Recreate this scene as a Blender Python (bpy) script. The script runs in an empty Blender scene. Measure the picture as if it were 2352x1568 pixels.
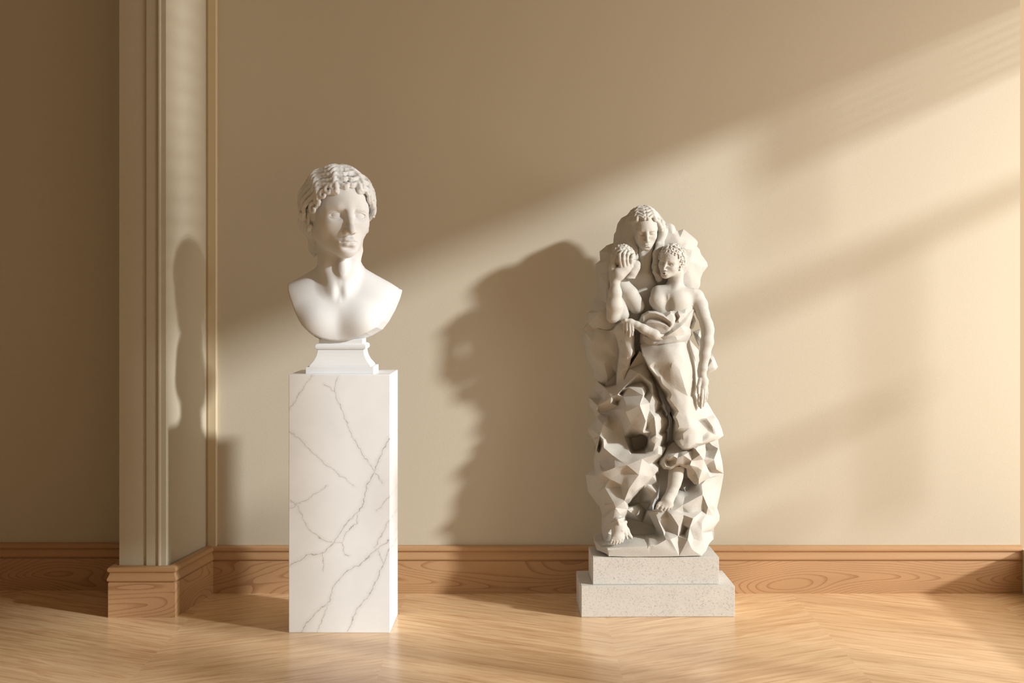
import bpy, bmesh, math, random
import numpy as np
from mathutils import Vector, Matrix, noise
from mathutils.geometry import delaunay_2d_cdt

# ------------------------------------------------------------------ basics
SC = bpy.context.scene
COL = SC.collection
F_PX, HX, HY, CAM_H, CAM_D = 3240.0, 1176.0, 650.0, 1.32, 6.0   # focal length in px, vanishing point, camera height, distance to the wall
random.seed(7)


def link(o, parent=None):
    COL.objects.link(o)
    if parent is not None:
        o.parent = parent
    return o


def thing(name, label, cat, loc=(0, 0, 0), rz=0.0):
    o = bpy.data.objects.new(name, None)
    o.empty_display_size = 0.1
    o.location = loc
    o.rotation_euler = (0, 0, rz)
    o['label'] = label
    o['category'] = cat
    return link(o)


def tag(o, label, cat):
    o['label'] = label
    o['category'] = cat
    return o


def struct(o):
    o['kind'] = 'structure'
    return o


def mesh_obj(name, verts, faces, mat, parent=None, smooth=False, angle=None):
    me = bpy.data.meshes.new(name)
    me.from_pydata([tuple(v) for v in verts], [], [tuple(f) for f in faces])
    me.validate()
    bm = bmesh.new()
    bm.from_mesh(me)
    bmesh.ops.recalc_face_normals(bm, faces=bm.faces)
    bm.to_mesh(me)
    bm.free()
    if smooth:
        me.polygons.foreach_set('use_smooth', [True] * len(me.polygons))
        if angle is not None:
            me.set_sharp_from_angle(angle=math.radians(angle))
    me.materials.append(mat)
    return link(bpy.data.objects.new(name, me), parent)


def bm_obj(name, bm, mat, parent=None, smooth=False, angle=None):
    me = bpy.data.meshes.new(name)
    bmesh.ops.recalc_face_normals(bm, faces=bm.faces)
    bm.to_mesh(me)
    bm.free()
    if smooth:
        me.polygons.foreach_set('use_smooth', [True] * len(me.polygons))
        if angle is not None:
            me.set_sharp_from_angle(angle=math.radians(angle))
    me.materials.append(mat)
    return link(bpy.data.objects.new(name, me), parent)


def add_box(bm, x0, x1, y0, y1, z0, z1):
    vs = [bm.verts.new((x, y, z)) for x in (x0, x1) for y in (y0, y1) for z in (z0, z1)]
    for f in ((0, 1, 3, 2), (4, 6, 7, 5), (0, 4, 5, 1), (2, 3, 7, 6), (0, 2, 6, 4), (1, 5, 7, 3)):
        bm.faces.new([vs[i] for i in f])


# ------------------------------------------------------------------ materials
class NT:
    def __init__(self, name, rough=0.6, spec=0.5):
        self.m = bpy.data.materials.new(name)
        self.m.use_nodes = True
        self.t = self.m.node_tree
        self.b = self.t.nodes['Principled BSDF']
        self.b.inputs['Roughness'].default_value = rough
        self.b.inputs['Specular IOR Level'].default_value = spec
        self.coord = self.t.nodes.new('ShaderNodeTexCoord').outputs['Object']

    def n(self, typ, **kw):
        nd = self.t.nodes.new(typ)
        for k, v in kw.items():
            if k in nd.bl_rna.properties:
                setattr(nd, k, v)
            else:
                self.set(nd.inputs[k], v)
        return nd

    def set(self, sock, v):
        if isinstance(v, bpy.types.NodeSocket):
            self.t.links.new(v, sock)
        elif v is not None:
            if sock.type == 'RGBA' and len(v) == 3:
                v = (*v, 1)
            sock.default_value = v

    def math(self, op, a, b=None, c=None, clamp=False):
        nd = self.t.nodes.new('ShaderNodeMath')
        nd.operation = op
        nd.use_clamp = clamp
        for i, v in enumerate((a, b, c)):
            if v is not None:
                self.set(nd.inputs[i], v)
        return nd.outputs[0]

    def vmath(self, op, a, b=None, scale=None):
        nd = self.t.nodes.new('ShaderNodeVectorMath')
        nd.operation = op
        self.set(nd.inputs[0], a)
        if b is not None:
            self.set(nd.inputs[1], b)
        if scale is not None:
            self.set(nd.inputs['Scale'], scale)
        return nd.outputs['Value'] if op in ('DOT_PRODUCT', 'LENGTH', 'DISTANCE') else nd.outputs['Vector']

    def scaled(self, sc, rot=(0, 0, 0), vec=None):
        return self.n('ShaderNodeMapping', Vector=vec or self.coord, Scale=sc, Rotation=rot).outputs[0]

    def noise(self, vec, scale=5.0, detail=3.0, rough=0.5, dist=0.0):
        return self.n('ShaderNodeTexNoise', Vector=vec, Scale=scale, Detail=detail, Roughness=rough, Distortion=dist).outputs['Fac']

    def ramp(self, fac, stops):
        r = self.n('ShaderNodeValToRGB', Fac=fac)
        el = r.color_ramp.elements
        while len(el) < len(stops):
            el.new(0.5)
        for e, (p, c) in zip(el, stops):
            e.position = p
            e.color = (*c, 1) if len(c) == 3 else c
        return r.outputs[0]

    def mix(self, fac, a, b, blend='MIX'):
        nd = self.t.nodes.new('ShaderNodeMix')
        nd.data_type = 'RGBA'
        nd.blend_type = blend
        self.set(nd.inputs['Factor'], fac)
        self.set(nd.inputs['A'], a)
        self.set(nd.inputs['B'], b)
        return nd.outputs['Result']

    def color(self, c):
        self.set(self.b.inputs['Base Color'], c)

    def bump(self, h, strength=0.2, dist=0.01):
        self.set(self.b.inputs['Normal'], self.n('ShaderNodeBump', Height=h, Strength=strength, Distance=dist).outputs[0])


def lin(r, g, b, k=1.0):
    f = lambda c: (c / 255 / 12.92) if c <= 10 else ((c / 255 + 0.055) / 1.055) ** 2.4
    return (f(r) * k, f(g) * k, f(b) * k)


def mat_wall(name, col, weave=0.18):
    m = NT(name, rough=0.75, spec=0.25)
    big = m.noise(m.coord, 1.3, 2)
    c2 = tuple(v * 0.94 for v in col)
    m.color(m.mix(big, col, c2))
    fine = m.noise(m.scaled((1, 1, 1)), 520, 2, 0.6)
    diag = m.noise(m.scaled((560, 60, 190), vec=m.scaled((1, 1, 1), (0, math.radians(33), 0))), 1.0, 1)
    h = m.math('ADD', m.math('MULTIPLY', fine, 0.5), m.math('MULTIPLY', diag, 0.7))
    m.bump(h, weave, 0.003)
    return m.m


def mat_wood(name, base, dark, seed=0.0):
    m = NT(name, rough=0.42, spec=0.35)
    p = m.n('ShaderNodeMapping', Vector=m.coord, Scale=(1.25, 1.25, 6.0), Location=(seed, seed * 0.7, 0)).outputs[0]
    contour = m.noise(p, 1.1, 0.6, 0.4, 0.15)
    lines = m.math('FRACT', m.math('MULTIPLY', contour, 30.0))
    line = m.math('SMOOTH_MIN', m.math('MULTIPLY', lines, 3.2), 1.0, 0.3)
    fleck = m.noise(m.scaled((25, 25, 260)), 3.0, 3, 0.6)
    zz = m.n('ShaderNodeSeparateXYZ', Vector=m.coord).outputs[2]
    flat = m.math('ADD', 0.12, m.math('MULTIPLY', m.math('LESS_THAN', zz, 0.137), 0.88))
    amt = m.math('MULTIPLY', m.math('SUBTRACT', 1.0, line, clamp=True), m.math('MULTIPLY', m.math('MULTIPLY', m.math('ADD', 0.05, m.math('MULTIPLY', fleck, 0.9)), 1.0), flat))
    tone = m.noise(m.scaled((1.2, 1.2, 5)), 2.0, 2)
    body = m.mix(tone, base, tuple(v * 0.78 for v in base))
    body = m.mix(m.math('MULTIPLY', fleck, 0.25), body, dark)
    m.color(m.mix(amt, body, dark))
    m.bump(m.math('SUBTRACT', fleck, m.math('MULTIPLY', amt, 0.8)), 0.12, 0.003)
    return m.m


def mat_floor():
    m = NT('oak_chevron_floor', rough=0.3, spec=0.5)
    W, PW = 0.82, 0.115
    s = m.n('ShaderNodeSeparateXYZ', Vector=m.coord)
    x = m.math('ADD', s.outputs[0], 20.13)
    y = m.math('ADD', s.outputs[1], 20.0)
    pp = m.math('PINGPONG', x, W)
    colid = m.math('FLOOR', m.math('DIVIDE', x, W))
    slope = 0.55
    cc = m.math('DIVIDE', m.math('ADD', y, m.math('MULTIPLY', pp, slope)), PW)
    idx = m.math('FLOOR', cc)
    fr = m.math('FRACT', cc)
    al = m.math('SUBTRACT', pp, m.math('MULTIPLY', y, 0.55))
    wn = m.n('ShaderNodeTexWhiteNoise', noise_dimensions='2D', Vector=m.n('ShaderNodeCombineXYZ', X=idx, Y=colid).outputs[0]).outputs['Value']
    gv = m.n('ShaderNodeCombineXYZ', X=m.math('MULTIPLY', al, 2.2), Y=m.math('MULTIPLY', cc, 2.6), Z=m.math('MULTIPLY', m.math('ADD', idx, colid), 3.7)).outputs[0]
    grain = m.noise(gv, 1.6, 4, 0.6, 0.6)
    gv2 = m.n('ShaderNodeCombineXYZ', X=m.math('MULTIPLY', al, 6.0), Y=m.math('MULTIPLY', cc, 30.0), Z=idx).outputs[0]
    fine = m.noise(gv2, 1.5, 3, 0.6)
    base = m.ramp(grain, [(0.3, lin(190, 148, 104, 1.0)), (0.52, lin(222, 188, 148, 1.0)), (0.72, lin(233, 203, 165, 1.0))])
    base = m.mix(m.math('MULTIPLY', wn, 0.35), base, lin(208, 174, 134, 1.0))
    base = m.mix(m.math('MULTIPLY', m.math('GREATER_THAN', fine, 0.66), 0.09), base, lin(140, 98, 60))
    edge = m.math('MINIMUM', fr, m.math('SUBTRACT', 1.0, fr))
    seam = m.math('LESS_THAN', edge, 0.013)
    sm = seam
    base = m.mix(m.math('MULTIPLY', sm, 0.3), base, lin(120, 84, 50))
    m.color(base)
    m.set(m.b.inputs['Roughness'], m.math('ADD', 0.19, m.math('MULTIPLY', fine, 0.10)))
    m.bump(m.math('SUBTRACT', m.math('MULTIPLY', fine, 0.2), sm), 0.035, 0.003)
    return m.m


def mat_stone(name, col, dark, speck=0.25, scale=90, bump=0.25, grime=0.25):
    m = NT(name, rough=0.8, spec=0.25)
    a = m.noise(m.coord, scale, 4, 0.65)
    b = m.noise(m.coord, scale * 0.18, 3, 0.6)
    c = m.noise(m.coord, scale * 3.0, 2, 0.6)
    sp = m.math('MULTIPLY', m.math('SUBTRACT', a, 0.55, clamp=True), 5.0 * speck, clamp=True)
    body = m.mix(m.math('MULTIPLY', b, grime), col, tuple(v * 0.72 for v in col))
    m.color(m.mix(sp, body, dark))
    m.bump(m.math('ADD', m.math('MULTIPLY', a, 0.6), m.math('MULTIPLY', c, 0.4)), bump, 0.004)
    return m.m


def mat_granite(name):
    m = NT(name, rough=0.7, spec=0.3)
    big = m.noise(m.coord, 9, 3)
    sp = m.noise(m.scaled((1, 1, 1)), 130, 5, 0.75)
    fl = m.noise(m.coord, 190, 3, 0.7)
    body = m.mix(big, lin(212, 210, 205), lin(196, 194, 189))
    body = m.mix(m.math('MULTIPLY', m.math('SUBTRACT', sp, 0.54, clamp=True), 3.6, clamp=True), body, lin(128, 126, 122))
    body = m.mix(m.math('MULTIPLY', m.math('SUBTRACT', fl, 0.58, clamp=True), 4.0, clamp=True), body, lin(105, 102, 98))
    m.color(body)
    m.bump(m.math('ADD', sp, m.math('MULTIPLY', fl, 0.5)), 0.15, 0.003)
    return m.m


def mat_marble_veined(name, polylines):
    """White marble; the veins run where the photographed slab has them (object x/z), through its whole depth."""
    m = NT(name, rough=0.32, spec=0.45)
    wob = m.n('ShaderNodeTexNoise', Vector=m.coord, Scale=45.0, Detail=3.0)
    off = m.vmath('SCALE', m.vmath('SUBTRACT', wob.outputs['Color'], (0.5, 0.5, 0.5)), scale=0.022)
    p = m.vmath('MULTIPLY', m.vmath('ADD', m.coord, off), (1, 0, 1))
    dmin = None
    for pl, w in polylines:
        for (ax, az), (bx, bz) in zip(pl[:-1], pl[1:]):
            bax, baz = bx - ax, bz - az
            l2 = bax * bax + baz * baz
            pa = m.vmath('SUBTRACT', p, (ax, 0, az))
            t = m.math('ADD', m.vmath('DOT_PRODUCT', pa, (bax / l2, 0, baz / l2)), 0.0, clamp=True)
            d = m.vmath('LENGTH', m.vmath('SUBTRACT', pa, m.vmath('SCALE', (bax, 0, baz), scale=t)))
            d = m.math('DIVIDE', d, w)
            dmin = d if dmin is None else m.math('MINIMUM', dmin, d)
    brk = m.noise(m.coord, 55, 3, 0.7)
    line = m.math('SUBTRACT', 1.0, m.math('DIVIDE', dmin, 0.0021), clamp=True)
    halo = m.math('MULTIPLY', m.math('SUBTRACT', 1.0, m.math('DIVIDE', dmin, 0.014), clamp=True), 0.16)
    line = m.math('MULTIPLY', line, m.math('MULTIPLY', m.math('SUBTRACT', brk, 0.28, clamp=True), 3.2, clamp=True))
    cloud = m.noise(m.scaled((1, 1, 1)), 4.5, 4, 0.55)
    body = m.mix(m.ramp(cloud, [(0.35, (0, 0, 0)), (0.7, (1, 1, 1))]), (0.89, 0.925, 0.96), (0.82, 0.85, 0.885))
    body = m.mix(halo, body, lin(170, 166, 160))
    m.color(m.mix(m.math('MULTIPLY', line, 0.7), body, lin(120, 114, 108)))
    return m.m


M_WALL = mat_wall('beige_wallpaper', (0.55, 0.497, 0.402))
M_PIER = mat_wall('pier_plaster', (0.50, 0.45, 0.352), 0.4)
M_PAINT = NT('smooth_cream_paint', 0.5, 0.35)
M_PAINT.color(lin(200, 184, 154))
M_PAINT = M_PAINT.m
M_WOOD = mat_wood('red_oak_baseboard', lin(205, 165, 122, 0.9), lin(130, 74, 38, 0.87))
M_FLOOR = mat_floor()
M_CEIL = NT('ceiling_paint', 0.8, 0.2)
M_CEIL.color(lin(225, 215, 198))
M_CEIL = M_CEIL.m
M_BLOCKER = NT('sun_blocker_paint', 0.5, 0.3)  # coat of the unseen blockers added to shape the sunlight
M_BLOCKER.color(lin(225, 218, 205))
M_BLOCKER = M_BLOCKER.m
M_PLASTER = mat_stone('white_plaster', (0.73, 0.745, 0.76), lin(210, 205, 196), 0.04, 60, 0.04, 0.12)
M_STONE = mat_stone('weathered_limestone', (0.53, 0.51, 0.47), (0.25, 0.23, 0.2), 0.34, 170, 0.3, 0.3)
M_GRANITE = mat_granite('speckled_granite')

# ------------------------------------------------------------------ the room
WB = 0.03          # wall plane behind the baseboard
XR = 2.172
ZC = 4.4
YF = -7.2


def quad(name, pts, mat):
    return struct(mesh_obj(name, pts, [(0, 1, 2, 3)], mat))


def boxes(name, lst, mat, parent=None):
    bm = bmesh.new()
    for b in lst:
        add_box(bm, *b)
    return bm_obj(name, bm, mat, parent)


struct(boxes('floor', [(-3.6, 2.5, YF, 0.3, -0.06, 0.0)], M_FLOOR))
struct(boxes('ceiling', [(-3.6, 2.5, YF, 0.3, ZC, ZC + 0.1)], M_CEIL))
struct(boxes('wall_back', [(-1.50, XR, WB, 0.25, 0, ZC)], M_WALL))
struct(boxes('wall_left_recess', [(-3.6, -1.50, 0.09, 0.25, 0, ZC)], M_WALL))
struct(boxes('wall_front', [(-3.6, 0.3, YF - 0.15, YF, 0, ZC), (0.3, 2.5, YF - 0.15, YF, 2.5, ZC)], M_WALL))  # unseen; put in, with its opening, to cut fill light on the left
struct(boxes('wall_left', [(-3.6, -3.45, YF, 0.09, 0, ZC)], M_WALL))

# right wall with its window openings
OPEN = [(-2.04, 0.03, 0.187, 3.4), (-2.405, -2.04, 0.187, 4.3), (-7.0, -2.44, 0.10, 1.84)]
ys = sorted({YF, 0.03, *[v for o in OPEN for v in o[:2]]})
zs = sorted({0.0, ZC, *[v for o in OPEN for v in o[2:]]})
cells = []
for y0, y1 in zip(ys[:-1], ys[1:]):
    run = None
    for z0, z1 in zip(zs[:-1], zs[1:]):
        yc, zc = (y0 + y1) / 2, (z0 + z1) / 2
        hole = any(o[0] < yc < o[1] and o[2] < zc < o[3] for o in OPEN)
        if not hole:
            cells.append((XR, XR + 0.10, y0, y1, z0, z1))
struct(boxes('wall_right', cells, M_WALL))

# unseen awning, slats, bars and posts added to shape the sunlight
XO, XT = 3.05, 4.2           # near and far planes of the added, unseen blockers
SUN_K, SUN_S = math.tan(math.radians(29.3)), 0.439      # the sunlight's drift along the wall and its fall, per metre travelled leftwards
AWY, AWZ = -SUN_K * (XO - XR), 2.51 + SUN_S * (XO - XR)
TY, TZ = -SUN_K * (XT - XR), SUN_S * (XT - XR)


def post(px, py, w, top):
    """an added unseen post, set so its shadow crosses the floor at that place."""
    dep = CAM_D * (1362 - HY) / (py - HY)
    y = dep - CAM_D - SUN_K * (XT - (px - HX) * dep / F_PX)
    return (XT, XT + 0.04, y - w / 2, y + w / 2, -0.05, top)


struct(boxes('added_sun_blockers', [
    (XO, XO + 0.05, AWY - 2.045, AWY + 0.3, AWZ, AWZ + 1.7),
    *[(XO, XO + 0.01, AWY - 0.62, AWY + 0.1, 2.62 + 0.042 * i, 2.643 + 0.042 * i) for i in range(8)],
    *[(XR + 0.03, XR + 0.05, -2.405, -2.04, 2.66 + 0.09 * i, 2.705 + 0.09 * i) for i in range(18)],
    (XT, XT + 0.02, TY - 0.88, TY + 0.1, 1.68 + TZ, 1.765 + TZ),
    (XT, XT + 0.02, TY - 2.06, TY - 1.70, 1.55 + TZ, 1.71 + TZ),
    (XT, XT + 0.02, TY - 0.55, TY - 0.505, 1.90 + TZ, 2.55 + TZ),
    (XT, XT + 0.02, TY - 0.31, TY - 0.26, 0.55 + TZ, 1.70 + TZ),
    (XT, XT + 0.02, TY - 0.90, TY - 0.22, 1.03 + TZ, 1.085 + TZ),
    (XT, XT + 0.02, TY - 0.80, TY - 0.50, 0.70 + TZ, 0.76 + TZ),
    post(1900, 1548, 0.13, 1.62), post(1420, 1545, 0.16, 1.9), post(300, 1505, 0.26, 2.5), post(1700, 1480, 0.06, 1.5), post(2150, 1455, 0.06, 1.25), post(2000, 1392, 0.05, 1.3), post(700, 1540, 0.16, 2.2),
], M_BLOCKER))


# pier on the left: front with a raised casing strip and bead, skewed sunlit side
def prism(name, plan, z0, z1, mat, parent=None, smooth=False):
    n = len(plan)
    vs = [(x, y, z0) for x, y in plan] + [(x, y, z1) for x, y in plan]
    fs = [tuple(range(n)), tuple(range(n, 2 * n))] + [(i, (i + 1) % n, n + (i + 1) % n, n + i) for i in range(n)]
    return mesh_obj(name, vs, fs, mat, parent, smooth, 35)


struct(prism('wall_left_pier', [(-1.559, 0.09), (-1.559, -0.400), (-1.448, -0.400), (-1.372, -0.402), (-1.300, WB)], 0, ZC, M_PIER))
bead = [(-1.3985 + 0.0075 * math.cos(a), -0.408 - 0.0075 * math.sin(a)) for a in [math.pi * i / 8 for i in range(9)]]
struct(prism('trim_1', [(-1.4525, -0.398), (-1.4525, -0.405), (-1.449, -0.408)] + bead[::-1] + [(-1.372, -0.408), (-1.3695, -0.4045), (-1.3715, -0.396)], 0.19, ZC, M_PIER))
struct(prism('trim_2', [(-1.303, WB + 0.005), (-1.3045, 0.012), (-1.2935, 0.006), (-1.262, 0.006), (-1.258, 0.010), (-1.258, WB + 0.005)], 0.19, ZC, M_PAINT))

PROFILE = [(0.0, 0.0), (0.030, 0.0), (0.030, 0.134), (0.029, 0.137), (0.026, 0.1385), (0.026, 0.141), (0.0315, 0.1425), (0.034, 0.147), (0.0335, 0.153),
           (0.030, 0.160), (0.0265, 0.168), (0.025, 0.174), (0.025, 0.177), (0.0295, 0.1785), (0.0325, 0.183), (0.033, 0.189), (0.0305, 0.195),
           (0.025, 0.199), (0.018, 0.2015), (0.0, 0.2015)]


def sweep(name, path, mat):
    n = len(path)
    nor = []
    for i in range(n):
        def nrm(a, b):
            d = Vector((b[0] - a[0], b[1] - a[1])).normalized()
            return Vector((d.y, -d.x))
        if i == 0:
            v = nrm(path[0], path[1])
        elif i == n - 1:
            v = nrm(path[-2], path[-1])
        else:
            a, b = nrm(path[i - 1], path[i]), nrm(path[i], path[i + 1])
            v = (a + b) / (1 + a.dot(b))
        nor.append(v)
    vs, fs = [], []
    k = len(PROFILE)
    for p, v in zip(path, nor):
        for o, z in PROFILE:
            vs.append((p[0] + v.x * o, p[1] + v.y * o, z))
    for i in range(n - 1):
        for j in range(k - 1):
            fs.append((i * k + j, i * k + j + 1, (i + 1) * k + j + 1, (i + 1) * k + j))
    fs.append(tuple(range(k)))
    fs.append(tuple((n - 1) * k + j for j in range(k)))
    return struct(mesh_obj(name, vs, fs, mat, None, True, 28))


sweep('baseboard_left', [(-3.45, 0.09), (-1.565, 0.09)], M_WOOD)
sweep('baseboard_back', [(-1.565, 0.09), (-1.565, -0.40), (-1.357, -0.40), (-1.297, WB), (XR, WB)], M_WOOD)
BH = 1.0
SH = 0.9

# ------------------------------------------------------------------ carving toolkit: distance fields on a voxel grid
class Xf:
    """similarity transform: local -> grid."""
    def __init__(self, c=(0, 0, 0), s=1.0, yaw=0, pitch=0, roll=0, mirror=1):
        self.c, self.s, self.mir = np.array(c, float), s, mirror
        y, p, r = (math.radians(a) for a in (yaw, pitch, roll))
        # axes: x right, y toward the viewer (face direction), z up
        Ry = np.array([[math.cos(y), math.sin(y), 0], [-math.sin(y), math.cos(y), 0], [0, 0, 1]])       # + turns the face to the viewer's right
        Rp = np.array([[1, 0, 0], [0, math.cos(p), math.sin(p)], [0, -math.sin(p), math.cos(p)]])        # + bows the head
        Rr = np.array([[math.cos(r), 0, math.sin(r)], [0, 1, 0], [-math.sin(r), 0, math.cos(r)]])        # + tips the crown to the viewer's right
        self.M = Rr @ Ry @ Rp

    def fwd(self, p):
        return self.M @ (np.array(p, float) * self.s) + self.c

    def loc(self, x, y, z):
        dx, dy, dz = x - np.float32(self.c[0]), y - np.float32(self.c[1]), z - np.float32(self.c[2])
        M = (self.M.T / self.s).astype(np.float32)
        return tuple(M[i, 0] * dx + M[i, 1] * dy + M[i, 2] * dz for i in range(3))


class Field:
    def __init__(self, lo, hi, h):
        self.lo, self.h = np.array(lo, float), h
        self.n = np.ceil((np.array(hi, float) - self.lo) / h).astype(int) + 1
        self.F = np.full(self.n, 60.0, np.float32)
        self.ax = [(self.lo[i] + h * np.arange(self.n[i])).astype(np.float32) for i in range(3)]

    def op(self, lo, hi, fn, k, mode, xf=None):
        a = np.floor((np.array(lo) - self.lo) / self.h).astype(int)
        b = np.ceil((np.array(hi) - self.lo) / self.h).astype(int) + 1
        a = np.clip(a, 0, self.n)
        b = np.clip(b, 0, self.n)
        if (b <= a).any():
            return
        sl = tuple(slice(a[i], b[i]) for i in range(3))
        x = self.ax[0][sl[0]][:, None, None]
        y = self.ax[1][sl[1]][None, :, None]
        z = self.ax[2][sl[2]][None, None, :]
        s = 1.0
        if xf is not None:
            x, y, z = xf.loc(x, y, z)
            s = xf.s
        d = (fn(x, y, z) * np.float32(s)).astype(np.float32)
        k = k * s
        A = self.F[sl]
        if mode == 'u':
            r = np.minimum(A, d)
            if k > 0:
                hh = np.maximum(k - np.abs(A - d), 0)
                r -= hh * hh / (4 * k)
        else:                       # 's' subtract, 'i' intersect
            if mode == 's':
                d = -d
            r = np.maximum(A, d)
            if k > 0:
                hh = np.maximum(k - np.abs(A - d), 0)
                r += hh * hh / (4 * k)
        self.F[sl] = r

    def sph_box(self, c, R, xf):
        if xf is not None:
            c, R = xf.fwd(c), R * xf.s
        c = np.array(c, float)
        return c - R, c + R

    def ell(self, c, r, k=0, mode='u', xf=None):
        r = (r, r, r) if np.isscalar(r) else r
        lo, hi = self.sph_box(c, max(r) + max(k, 6) + 4, xf)
        c = [np.float32(v) for v in c]
        r = [np.float32(v) for v in r]

        def fn(x, y, z):
            px, py, pz = (x - c[0]) / r[0], (y - c[1]) / r[1], (z - c[2]) / r[2]
            k0 = np.sqrt(px * px + py * py + pz * pz) + np.float32(1e-6)
            k1 = np.sqrt((px / r[0]) ** 2 + (py / r[1]) ** 2 + (pz / r[2]) ** 2) + np.float32(1e-6)
            return k0 * (k0 - 1) / k1
        self.op(lo, hi, fn, k, mode, xf)

    def cap(self, a, b, ra, rb, k=0, mode='u', xf=None, flat=None):
        a, b = np.array(a, float), np.array(b, float)
        R = np.linalg.norm(b - a) / 2 + max(ra, rb) + max(k, 4) + 3
        lo, hi = self.sph_box((a + b) / 2, R, xf)
        if xf is None:
            q = max(ra, rb) + max(k, 4) + 3
            lo, hi = np.minimum(a, b) - q, np.maximum(a, b) + q
        ba = b - a
        l2 = float(ba @ ba) + 1e-9

        def fn(x, y, z):
            px, py, pz = x - np.float32(a[0]), y - np.float32(a[1]), z - np.float32(a[2])
            t = np.clip((px * np.float32(ba[0]) + py * np.float32(ba[1]) + pz * np.float32(ba[2])) / np.float32(l2), 0, 1)
            dx, dy, dz = px - t * np.float32(ba[0]), py - t * np.float32(ba[1]), pz - t * np.float32(ba[2])
            return np.sqrt(dx * dx + dy * dy + dz * dz) - (np.float32(ra) + np.float32(rb - ra) * t)
        self.op(lo, hi, fn, k, mode, xf)

    def chain(self, pts, k=0, mode='u', xf=None):
        """pts: (x, y, z, r)"""
        for p, q in zip(pts[:-1], pts[1:]):
            self.cap(p[:3], q[:3], p[3], q[3], k, mode, xf)

    def nets(self):
        F = self.F
        ins = F < 0
        cnt = np.zeros(tuple(np.array(F.shape) - 1), np.uint8)
        corners = [(i, j, k) for i in (0, 1) for j in (0, 1) for k in (0, 1)]
        sh = cnt.shape
        for i, j, k in corners:
            cnt += ins[i:i + sh[0], j:j + sh[1], k:k + sh[2]]
        act = np.argwhere((cnt > 0) & (cnt < 8))
        ids = np.full(sh, -1, np.int32)
        ids[act[:, 0], act[:, 1], act[:, 2]] = np.arange(len(act))
        val = {c: F[act[:, 0] + c[0], act[:, 1] + c[1], act[:, 2] + c[2]] for c in corners}
        acc = np.zeros((len(act), 3))
        num = np.zeros(len(act))
        for c in corners:
            for ax in range(3):
                if c[ax] == 0:
                    e = list(c)
                    e[ax] = 1
                    va, vb = val[c], val[tuple(e)]
                    cr = (va < 0) != (vb < 0)
                    t = np.where(cr, va / np.where(cr, va - vb, 1), 0)
                    p = np.tile(np.array(c, float), (len(act), 1))
                    p[:, ax] = t
                    acc += np.where(cr[:, None], p, 0)
                    num += cr
        V = self.lo + self.h * (act + acc / np.maximum(num, 1)[:, None])
        quads = []
        for ax in range(3):
            u, v = (ax + 1) % 3, (ax + 2) % 3
            a = [slice(None)] * 3
            b = [slice(None)] * 3
            a[ax], b[ax] = slice(0, -1), slice(1, None)
            A, B = ins[tuple(a)], ins[tuple(b)]
            e = np.argwhere(A != B)
            ok = (e[:, u] > 0) & (e[:, v] > 0) & (e[:, u] < sh[u]) & (e[:, v] < sh[v])
            e = e[ok]
            s = A[e[:, 0], e[:, 1], e[:, 2]]
            q = []
            for du, dv in ((1, 1), (0, 1), (0, 0), (1, 0)):
                g = e.copy()
                g[:, u] -= du
                g[:, v] -= dv
                q.append(ids[g[:, 0], g[:, 1], g[:, 2]])
            q = np.stack(q, 1)
            q[~s] = q[~s][:, ::-1]
            quads.append(q)
        Q = np.concatenate(quads)
        return V, Q[(Q >= 0).all(1)]


class Photo:
    """sculpting frame: photo pixels at a given distance; d = pixels toward the viewer from the frame's reference plane."""
    def __init__(self, dist):
        self.D = dist
        self.s = F_PX / dist

    def p(self, x, y, d=0.0):
        k = 1 - d / F_PX
        return ((x - HX) * k, d, (HY - y) * k)

    def world(self, V):
        V = np.asarray(V, float)
        return np.stack([V[:, 0] / self.s, (self.D - CAM_D) - V[:, 1] / self.s, CAM_H + V[:, 2] / self.s], 1)


def field_obj(name, fld, frame, mat, parent, relax=0):
    V, Q = fld.nets()
    V = frame.world(V)
    V = V - np.array(parent.matrix_basis.translation) if parent is not None else V
    me = bpy.data.meshes.new(name)
    me.vertices.add(len(V))
    me.vertices.foreach_set('co', V.astype(np.float32).ravel())
    me.loops.add(len(Q) * 4)
    # the frame flips handedness (y toward the viewer), so the winding is reversed
    me.loops.foreach_set('vertex_index', Q[:, ::-1].astype(np.int32).ravel() if not FLIP else Q.astype(np.int32).ravel())
    me.polygons.add(len(Q))
    me.polygons.foreach_set('loop_start', (np.arange(len(Q)) * 4).astype(np.int32))
    me.polygons.foreach_set('use_smooth', np.ones(len(Q), bool))
    me.update(calc_edges=True)
    me.validate()
    me.materials.append(mat)
    return link(bpy.data.objects.new(name, me), parent)


FLIP = False


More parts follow.
